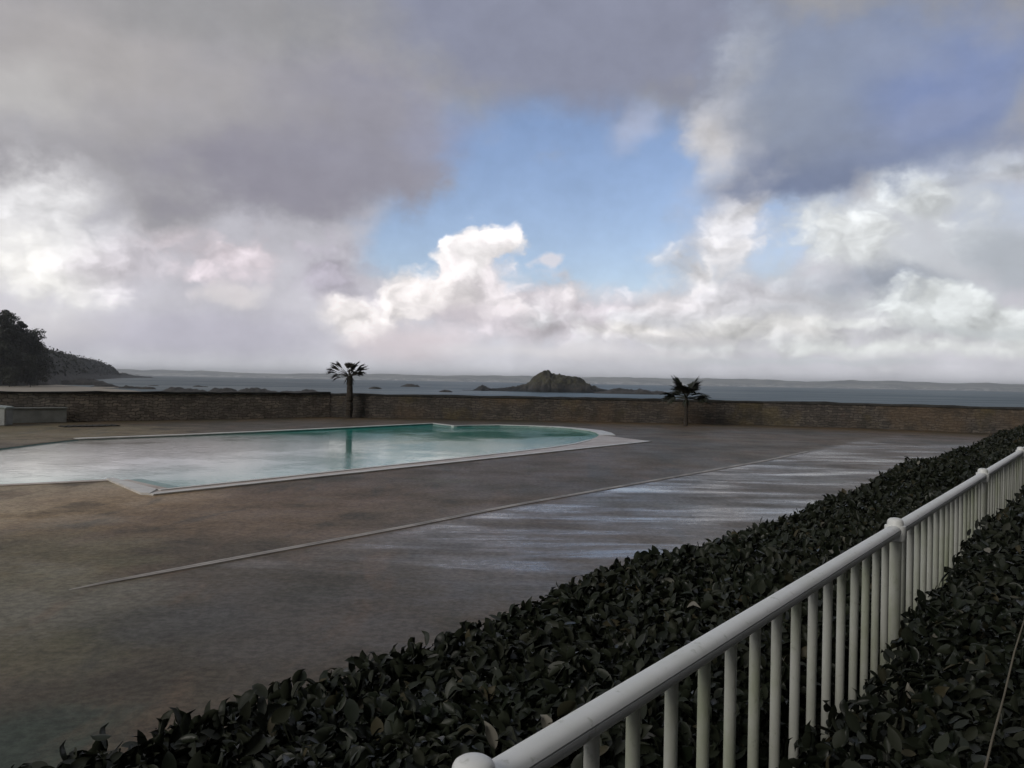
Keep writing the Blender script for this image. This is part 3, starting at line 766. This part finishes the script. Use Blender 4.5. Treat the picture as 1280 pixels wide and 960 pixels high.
# rocks
rock_m, t, b, P = material('dark_rock')
n = t.noise(P, .35, 7, .7)
c = t.mix(t.ss(n, .35, .65), (.030, .030, .030, 1), (.075, .068, .060, 1)); t.put(b.inputs['Base Color'], c); b.inputs['Roughness'].default_value = .75
t.put(b.inputs['Normal'], t.bump(n, 1, .6))
def rock(cx, cy, w, d_, h, label, group='dark rocks along the shore', name='sea_rock', seed=0):
    n1, n2 = 40, 14; V = []
    for j in range(n2):
        for i in range(n1):
            u = i / (n1 - 1) * 2 - 1; v = j / (n2 - 1) * 2 - 1
            e_ = max(0, 1 - (abs(u) ** 2.2 + abs(v) ** 2)); x = cx + u * w / 2; y = cy + v * d_ / 2
            ns = fbm(x * .11 + seed, y * .11, seed, 6); nb = fbm(x * .5 + seed, y * .3, seed + 3, 4)
            z = SEA - .6 + (e_ ** .45) * (h + .6) * (1.0 + .55 * ns + .3 * nb)
            V.append((x - cx, y - cy, z - SEA))
    Fq = np.array([(j * n1 + i, j * n1 + i + 1, (j + 1) * n1 + i + 1, (j + 1) * n1 + i) for j in range(n2 - 1) for i in range(n1 - 1)])
    o = np_mesh(name, V, [Fq], rock_m, smooth=False); o.location = (cx, cy, SEA)
    return tag(o, label, 'rock', group)
def rock_px(x0, x1, ytop, ybase, label, **kw):
    p0 = G(x0, ybase + (x0 - x0) * .018, SEA); p1 = G(x1, ybase + (x1 - x0) * .018, SEA); w = abs(p1.x - p0.x); cy = (p0.y + p1.y) / 2
    h = (ybase - ytop) / F * cy
    return rock((p0.x + p1.x) / 2, cy, w, min(w * .5, 35), h, label, **kw)
rl = [(68, 142, 475, 480.5, 'long dark rocky bank behind the sand beach below the headland'),
      (112, 150, 480.8, 483.2, 'narrow dark reef of rocks crossing the beach into the water'),
      (140, 182, 482.3, 485.2, 'dark reef rocks just off the end of the beach'),
      (172, 198, 484.2, 486.2, 'small dark rocks past the end of the beach reef'),
      (196, 262, 486.0, 490.2, 'dark rock ridge showing just over the grey wall, left part'),
      (258, 300, 485.4, 490.6, 'dark rock showing just over the grey wall, tallest of the shore rocks'),
      (292, 352, 486.8, 491.4, 'dark rock ridge showing just over the grey wall, middle part'),
      (345, 420, 488.0, 492.6, 'dark rock ridge showing just over the grey wall near the taller palm'),
      (183, 200, 481.2, 482.2, 'tiny black rock awash far off the beach'),
      (240, 262, 482.2, 483.4, 'pair of tiny black rocks awash beyond the grey wall'),
      (500, 526, 480.0, 483.2, 'low black rock in the water between the taller palm and the island'),
      (460, 478, 483.6, 486.0, 'small black rock in the water just right of the taller palm'),
      (548, 566, 487.5, 490.0, 'tiny black rock in the water just left of the island'),
      (740, 842, 486.6, 491.5, 'long flat black reef trailing right from the island')]
for k, (a, b2, yt, yb, lb) in enumerate(rl): rock_px(a, b2, yt, yb, lb, seed=k * 3.7)

# island
isl_m, t, b, P = material('island_rock')
n = t.noise(P, .12, 7, .7); n2 = t.noise(P, .5, 6, .7)
zz = t.new('ShaderNodeSeparateXYZ'); t.l.new(P, zz.inputs[0])
c = t.mix(t.ss(n, .35, .62), (.028, .029, .029, 1), (.075, .066, .050, 1))
gr = t.math('MULTIPLY', t.ss(t.math('ADD', zz.outputs[2], t.math('MULTIPLY', n, 5)), 2.0, 5.5), t.ss(n2, .4, .6))
c = t.mix(t.math('MULTIPLY', gr, .8), c, (.088, .084, .036, 1))
c = t.mix(t.ss(t.math('ADD', zz.outputs[2], t.math('MULTIPLY', n2, 4)), 1.0, -.8), c, (.022, .024, .026, 1))   # weed covered tidal zone
t.put(b.inputs['Base Color'], c); b.inputs['Roughness'].default_value = .85; t.put(b.inputs['Normal'], t.bump(n2, 1, 1.2))
ip = [(578, 490.3), (588, 488.5), (596, 485.5), (602, 482.2), (607, 483.5), (613, 486.3), (622, 485.8), (632, 485), (640, 484), (650, 483.2), (660, 481), (664, 476), (667, 472), (672, 469), (677, 467.5), (680, 465.2), (687, 465.2), (689, 468), (694, 469.8), (700, 469.2), (706, 470.2), (714, 471.8), (722, 474), (728, 476.5), (732, 479.5), (738, 482), (744, 484.5), (752, 486.5), (765, 488.2), (785, 490.8)]
ix = np.array([p[0] for p in ip]); iy = np.array([p[1] for p in ip]); ID = 585.0
n1, n2_ = 200, 60; V = []
c0 = AT(680, 490, ID)
for j in range(n2_):
    for i in range(n1):
        x = 578 + (785 - 578) * i / (n1 - 1); v = j / (n2_ - 1) * 2 - 1
        top = AT(x, np.interp(x, ix, iy), ID); hh = max(.2, top.z - SEA)
        e_ = max(0, 1 - abs(v) ** 2.2) ** .55; dep = 16 + hh * 1.5
        y = ID + v * dep + 4 * fbm(x * .05, v * 2, 4)
        z = SEA - .8 + (hh + .8) * e_ * (1 + .22 * fbm(top.x * .12, y * .12, 1, 6) * (1.0 if abs(v) > .15 else .3)) + e_ * (1.5 * fbm(top.x * .22, y * .22, 9, 5) + .9 * fbm(top.x * .6, y * .6, 4, 4)) * min(1, hh / 4)
        V.append((top.x * y / ID - c0.x, y - ID, z - SEA))
Fq = np.array([(j * n1 + i, j * n1 + i + 1, (j + 1) * n1 + i + 1, (j + 1) * n1 + i) for j in range(n2_ - 1) for i in range(n1 - 1)])
o = np_mesh('rocky_island', V, [Fq], isl_m, smooth=False); o.location = (c0.x, ID, SEA)
tag(o, 'rugged rocky island with a grassy knoll and a low rocky tail, out in the bay', 'island')

# ------------------------------------------------------------------ near terrace (behind the railing)
TZ = .85
terr = simple('terrace_paving', (.12, .11, .10), .7, .3, 2, .2)
bm = bmesh.new()
q = [TS(-14, -.66, 0), TS(60, -.66, 0), TS(60, 12, 0), TS(-14, 12, 0)]
hi = [bm.verts.new((p.x, p.y, TZ)) for p in q]; lo = [bm.verts.new((p.x, p.y, -.5)) for p in q]
bm.faces.new(hi)
for i in range(4): bm.faces.new((lo[i], lo[(i + 1) % 4], hi[(i + 1) % 4], hi[i]))
tag(from_bm('terrace_ground', bm, terr), kind='structure')

# ------------------------------------------------------------------ railing
RS = -.58; PL = 2.235
white, t, b, P = material('white_paint')
n = t.noise(P, 6, 5, .6); n2 = t.noise(P, 40, 4, .6)
c = t.mix(t.ss(n, .45, .7, 0, .6), (.82, .83, .81, 1), (.70, .72, .66, 1)); c = t.mix(t.ss(n2, .60, .72, 0, .45), c, (.34, .36, .28, 1))
c = t.mix(t.ss(t.noise(t.mapping(P, scale=(1, 1, 3)), 14, 6, .75), .60, .72, 0, .5), c, (.42, .41, .34, 1))
t.put(b.inputs['Base Color'], c); b.inputs['Roughness'].default_value = .42
algae, t, b, P = material('algae_tinted_white_paint')
n = t.noise(t.mapping(P, scale=(1, 1, .5)), 3.5, 6, .7); n2 = t.noise(P, 60, 4, .6)
c = t.mix(t.ss(n, .4, .68), (.66, .67, .60, 1), (.46, .50, .35, 1)); c = t.mix(t.ss(n2, .6, .75, 0, .35), c, (.24, .27, .17, 1))
t.put(b.inputs['Base Color'], c); b.inputs['Roughness'].default_value = .5
def proj_x(p):
    v = p - Vector((0, 0, EYE)); return 640 + F * v.dot(rt) / v.dot(fw)
lo_, hi_ = .5, 8.0
for _ in range(50):
    mdl = (lo_ + hi_) / 2
    if proj_x(TS(mdl, RS, EYE - .45)) < 1119: lo_ = mdl
    else: hi_ = mdl
TA = lo_; print('post A t', TA, [round(proj_x(TS(TA + k * PL, RS, EYE - .45))) for k in range(-1, 4)])
HC = EYE - .462
first, last = -2, 12
rail = empty('railing', TS(TA, RS, TZ)); rail.rotation_euler = (0, 0, 0)
tag(rail, 'white painted metal railing with round balusters running away between the two hedges', 'railing')
ang = math.atan2(DY, DX)
# handrail: flattened round section with a groove
prof = []
for k in range(28):
    a = 2 * math.pi * k / 28; y = .0225 * math.copysign(abs(math.cos(a)) ** .75, math.cos(a)); z = .0185 * math.copysign(abs(math.sin(a)) ** .85, math.sin(a))
    prof.append((y, z))
# groove on the near side (right of travel = negative y in local frame)
prof = [(y, z) for y, z in prof]
bm = bmesh.new()
t_a, t_b = TA + first * PL, TA + last * PL
pr2 = []
for k, (y, z) in enumerate(prof): pr2.append((y, z))
gi = min(range(28), key=lambda k: (prof[k][0] - .021) ** 2 + (prof[k][1] - .004) ** 2)
pr2[gi:gi + 1] = [(prof[gi][0], prof[gi][1] - .0016), (prof[gi][0] - .005, prof[gi][1] - .0006), (prof[gi][0] - .005, prof[gi][1] + .0006), (prof[gi][0], prof[gi][1] + .0016)] if prof[gi][1] <= prof[(gi + 1) % 28][1] else [(prof[gi][0], prof[gi][1] + .0016), (prof[gi][0] - .005, prof[gi][1] + .0006), (prof[gi][0] - .005, prof[gi][1] - .0006), (prof[gi][0], prof[gi][1] - .0016)]
r0 = [bm.verts.new(TS(t_a, RS + y, HC + z)) for y, z in pr2]; r1 = [bm.verts.new(TS(t_b, RS + y, HC + z)) for y, z in pr2]
n = len(pr2)
for k in range(n): bm.faces.new((r0[k], r0[(k + 1) % n], r1[(k + 1) % n], r1[k]))
bm.faces.new(r0[::-1]); bm.faces.new(r1)
hr = from_bm('handrail', bm, white, smooth=True); local(hr, rail)
for e_ in hr.data.edges: pass
hr.data.set_sharp_from_angle(angle=R(50))
bm = bmesh.new(); mid = TS((t_a + t_b) / 2, RS, TZ + .12); bm_box(bm, mid, t_b - t_a, .03, .035, ang, .005); local(from_bm('bottom_rail', bm, white), rail)
# posts with caps
bm = bmesh.new(); bm_lathe(bm, [(.021, 0), (.021, HC - TZ + .01)], (0, 0, 0), 20); bm_lathe(bm, [(.045, 0), (.045, .008), (.024, .014)], (0, 0, 0), 20)
post_me = from_bm('post', bm, algae, smooth=True); pme = post_me.data; pme.set_sharp_from_angle(angle=R(40)); bpy.data.objects.remove(post_me)
bm = bmesh.new(); bm_lathe(bm, [(.022, -.034), (.031, -.031), (.0325, -.026), (.0325, .014), (.031, .0165), (.0255, .017), (.0250, .026), (.0240, .0315), (.0215, .0358), (.0165, .0392), (.009, .0410), (.002, .0415)], (0, 0, 0), 28)
cap_o = from_bm('post_cap', bm, white, smooth=True); cme = cap_o.data; cme.set_sharp_from_angle(angle=R(32)); bpy.data.objects.remove(cap_o)
for k in range(first, last + 1):
    o = bpy.data.objects.new('post', pme); COL.objects.link(o); o.parent = rail; o.location = TS(k * PL, 0, 0)
    c = bpy.data.objects.new('post_cap', cme); COL.objects.link(c); c.parent = o; c.location = (0, 0, HC - TZ)
bm = bmesh.new(); bm_lathe(bm, [(.0112, 0), (.0112, HC - TZ - .13)], (0, 0, 0), 14)
bo = from_bm('baluster', bm, algae, smooth=True); bme = bo.data; bme.set_sharp_from_angle(angle=R(40)); bpy.data.objects.remove(bo)
far_b = bmesh.new(); nb = 17
for k in range(first, last):
    for j in range(1, nb):
        p = TS(k * PL + PL * j / nb, 0, .13)
        if -1 <= k <= 4:
            o = bpy.data.objects.new('baluster', bme); COL.objects.link(o); o.parent = rail; o.location = p; o.rotation_euler = (random.uniform(-.002, .002), random.uniform(-.002, .002), random.uniform(0, 6))
        else:
            bm_lathe(far_b, [(.0122, 0), (.0122, HC - TZ - .13)], p, 8)
o = from_bm('balusters_beyond', far_b, algae, rail, smooth=True); o['kind'] = 'stuff'; o.name = 'baluster'

# ------------------------------------------------------------------ hedges
leaf_m, t, b, P = material('hedge_leaf')
oi = t.new('ShaderNodeNewGeometry')
rnd = oi.outputs['Random Per Island']
n = t.noise(P, 1.2, 3, .5)
c = t.mix(rnd, (.012, .016, .010, 1), (.030, .033, .021, 1)); c = t.mix(t.ss(n, .4, .65, 0, .6), c, (.018, .025, .015, 1))
c = t.mix(t.ss(rnd, .955, .965, 0, 1.0), c, (.055, .048, .026, 1)); c = t.mix(t.ss(rnd, .992, .994, 0, 1.0), c, (.18, .17, .14, 1))
c = t.mix(t.math('MULTIPLY', oi.outputs['Backfacing'], .5), c, (.036, .042, .028, 1))
t.put(b.inputs['Base Color'], c); t.put(b.inputs['Roughness'], t.ss(rnd, 0, 1, .30, .55, False)); b.inputs['Specular IOR Level'].default_value = .22
core_m = simple('hedge_core_wood', (.030, .026, .020), .9, .4, 6)
# outline of a leaf: half widths along its length, folded a little along the midrib
prof_n = [(.10, .17), (.26, .36), (.46, .44), (.66, .40), (.84, .23)]
def leaf_template(pr):
    V = [(0, 0, 0)]
    for y, w in pr: V += [(-w * .56, y, .02 + w * .15), (0, y, -.03 * y), (w * .56, y, .02 + w * .15)]
    V.append((0, 1.0, -.12)); q = []; n = len(V) - 1
    for k in range(len(pr) - 1):
        a = 1 + 3 * k; q += [(a, a + 1, a + 4, a + 3), (a + 1, a + 2, a + 5, a + 4)]
    e = 1 + 3 * (len(pr) - 1)
    tr = [(0, 2, 1), (0, 3, 2), (e, e + 1, n), (e + 1, e + 2, n)]
    return np.array(V), np.array(q), np.array(tr)
T_NEAR = leaf_template(prof_n); T_FAR = leaf_template([(.28, .40), (.64, .40)])
def leaves(C, N, up_, L, T):
    TV, TQ, TT_ = T
    n = len(C); N = N / np.linalg.norm(N, axis=1, keepdims=True)
    Y = up_ - N * (up_ * N).sum(1, keepdims=True); Y /= np.linalg.norm(Y, axis=1, keepdims=True) + 1e-9; X = np.cross(Y, N)
    wf = rng.uniform(.8, 1.15, (n, 1, 1))
    V = (TV[None, :, 0, None] * wf * X[:, None] + TV[None, :, 1, None] * Y[:, None] + (TV[None, :, 2, None] * rng.uniform(.2, 2.4, (n, 1, 1))) * N[:, None]) * L[:, None, None] + C[:, None]
    k = np.arange(n)[:, None, None] * len(TV)
    return V.reshape(-1, 3), (TQ[None] + k).reshape(-1, 4), (TT_[None] + k).reshape(-1, 3)
Dv = np.array([DX, DY, 0]); Nv = np.array([DY, -DX, 0]); Zv = np.array([0, 0, 1.0])
def vn(a, b2):   # cheap lumpy field
    return (np.sin(a * 1.7 + 1.3 * np.sin(b2 * 2.1)) + .7 * np.sin(a * 4.3 + b2 * 3.1 + 1) + .5 * np.sin(a * 9.1 - b2 * 6.3 + 2) + .35 * np.sin(a * 19 + b2 * 14)) / 2.55
def hedge(name, s0, s1, ztop_fn, zbot, label, zones, keep=None, depth=.06):
    root = empty(name, TS(0, (s0 + s1) / 2, zbot)); tag(root, label, 'hedge')
    VV, QQ, TT = [], [], []; off = 0
    w = s1 - s0
    for (ta, tb, L, dens) in zones:
        hs_ = .75                                    # leafy depth of the sides that is densely filled
        area_top = (tb - ta) * w; area_side = (tb - ta) * hs_; 
        for where, area in (('top', area_top), ('s0', area_side), ('s1', area_side), ('low0', (tb - ta) * .9 * .35), ('low1', (tb - ta) * .9 * .35)):
            n = int(area * dens); 
            tt = rng.uniform(ta, tb, n); v = rng.uniform(0, 1, n)
            lump = vn(tt, v * 3)
            dep = rng.exponential(depth, n) * (L / .06) ** .4
            if where == 'top':
                s = s0 + v * w; edge = np.minimum(v, 1 - v) * w
                z = ztop_fn(tt, s) - np.clip(.10 - edge, 0, .1) * .7 + .040 * lump - dep + (rng.uniform(0, 1, n) > .96) * rng.uniform(.005, .028, n)
                N = Zv * .8 + rng.normal(size=(n, 3)) * .8
            else:
                sgn = -1 if where.endswith('0') else 1
                sb = s0 if sgn < 0 else s1
                if where[0] == 'l': z = ztop_fn(tt, np.full(n, sb)) - hs_ - v * max(.1, (ztop_fn(0., sb) - zbot - hs_))
                else: z = ztop_fn(tt, np.full(n, sb)) - .04 - v * hs_
                lump = vn(tt, z * 3 + 5)
                s = sb + sgn * (.035 * lump - dep)
                N = Nv * sgn + rng.normal(size=(n, 3)) * .55 + Zv * .35
            C = tt[:, None] * Dv + s[:, None] * Nv + z[:, None] * Zv
            if keep is not None:
                kf = keep(tt, s, z); C = C[kf]; N = N[kf]; n = len(C)
            U = rng.normal(size=(n, 3)) + Zv * .5
            V, q, tr = leaves(C, N, U, L * rng.uniform(.65, 1.25, n), T_NEAR if tb < 7 else T_FAR)
            VV.append(V); QQ.append(q + off); TT.append(tr + off); off += len(V)
    np_mesh('foliage', np.concatenate(VV), [np.concatenate(QQ), np.concatenate(TT)], leaf_m).parent = root
    o = root.children[0]; o.matrix_parent_inverse = Matrix.Translation(root.location).inverted()
    return root
def add_core(root, s0, s1, top, zbot, ta, tb):  # solid dark core added to block light inside the hedge, twigs around it
    bm = bmesh.new()
    n = int((tb - ta) / .4); rows = []
    for i in range(n + 1):
        tt = ta + (tb - ta) * i / n; j = .03 * fbm(tt * 1.3, 1)
        rows.append([bm.verts.new(TS(tt, s0 + j, zbot)), bm.verts.new(TS(tt, s0 + .03 + j, top - .05 + j)), bm.verts.new(TS(tt, (s0 + s1) / 2, top + j)), bm.verts.new(TS(tt, s1 - .03 + j, top - .05 + j)), bm.verts.new(TS(tt, s1 + j, zbot))])
    for r0, r1 in zip(rows, rows[1:]):
        for k in range(4): bm.faces.new((r0[k], r1[k], r1[k + 1], r0[k + 1]))
    bm.faces.new(rows[0]); bm.faces.new(rows[-1])
    for k in range(420):
        tt = random.uniform(max(ta, 0), 14) ** 1.0; s_ = random.uniform(s0 + .05, s1 - .05); z_ = top + random.uniform(-.02, .13)
        p0 = TS(tt, s_, z_); dv = Vector((random.uniform(-1, 1), random.uniform(-1, 1), random.uniform(.2, 1.2))).normalized() * random.uniform(.05, .13)
        bm_tube(bm, [p0 - dv, p0 + Vector((random.uniform(-.008, .008), random.uniform(-.008, .008), 0)), p0 + dv], [.0026, .0021, .0014], 5)
    local(from_bm('core_and_twigs', bm, core_m), root)
# pool side
S0, S1 = -1.62, -.65
def top_out(tt, s): return EYE - .735 + (np.asarray(s) - S0) * .03 + .03 * np.sin(np.asarray(tt) * .9) + .02 * np.sin(np.asarray(tt) * 2.3 + 1)
hd = hedge('hedge', S0, S1, top_out, 0.0, 'wide dark glossy leaved hedge on the pool side of the white railing', [(-1.2, 6, .047, 5600), (6, 16, .060, 2900), (16, 30, .085, 1200), (30, 54, .12, 560)])
add_core(hd, S0 + .16, S1 - .12, EYE - .735 - .16, 0, -1.2, 54)
# near side
Q0, Q1 = -.525, .02
def top_in(tt, s): return EYE - .655 + .03 * np.sin(np.asarray(tt) * 1.1 + 2) + .02 * np.sin(np.asarray(tt) * 2.9) - np.clip(np.asarray(s) + .30, 0, 1) * .35
def keep(tt, s, z):
    hole = (tt > 1.75) & (tt < 3.15) & (s < -.22 - (2.9 - tt) * .05) & (tt < 3.2)
    hole &= (np.abs(s - (-.58 * tt / TA)) < .055 + .03 * np.sin(z * 30))
    return ~(hole & (rng.uniform(0, 1, len(tt)) < .80))
hn = hedge('hedge', Q0, Q1, top_in, TZ, 'dark shaded hedge on the near side of the railing at the lower right', [(-.6, 5, .046, 3000), (5, 14, .058, 1900), (14, 28, .085, 1000), (28, 52, .12, 480)], keep, .10)
add_core(hn, Q0 + .2, Q1 - .12, EYE - 1.15, TZ, -.6, 52)
# bare cane in front of the near hedge
cane = [AT(1282, 770, 1.60), AT(1268, 815, 1.57), AT(1255, 870, 1.54), AT(1240, 925, 1.50), AT(1226, 985, 1.47)]
bm = bmesh.new(); bm_tube(bm, cane, [.0012, .0016, .0018, .0021, .0023], 8)
local(from_bm('bare_stem', bm, simple('dry_stem', (.13, .115, .085), .6, .3, 20)), hn)

# ------------------------------------------------------------------ sea air
hz = bpy.data.materials.new('sea_haze'); hz.use_nodes = True
nt = hz.node_tree; nt.nodes.remove(nt.nodes['Principled BSDF'])
pv = nt.nodes.new('ShaderNodeVolumePrincipled'); pv.inputs['Color'].default_value = (.94, .96, 1.0, 1); pv.inputs['Density'].default_value = .000115; pv.inputs['Anisotropy'].default_value = .45
nt.links.new(pv.outputs[0], nt.nodes['Material Output'].inputs['Volume'])
bm = bmesh.new(); bm_box(bm, Vector((0, 0, 48)), 27000, 27000, 108)
tag(from_bm('haze', bm, hz), kind='stuff')
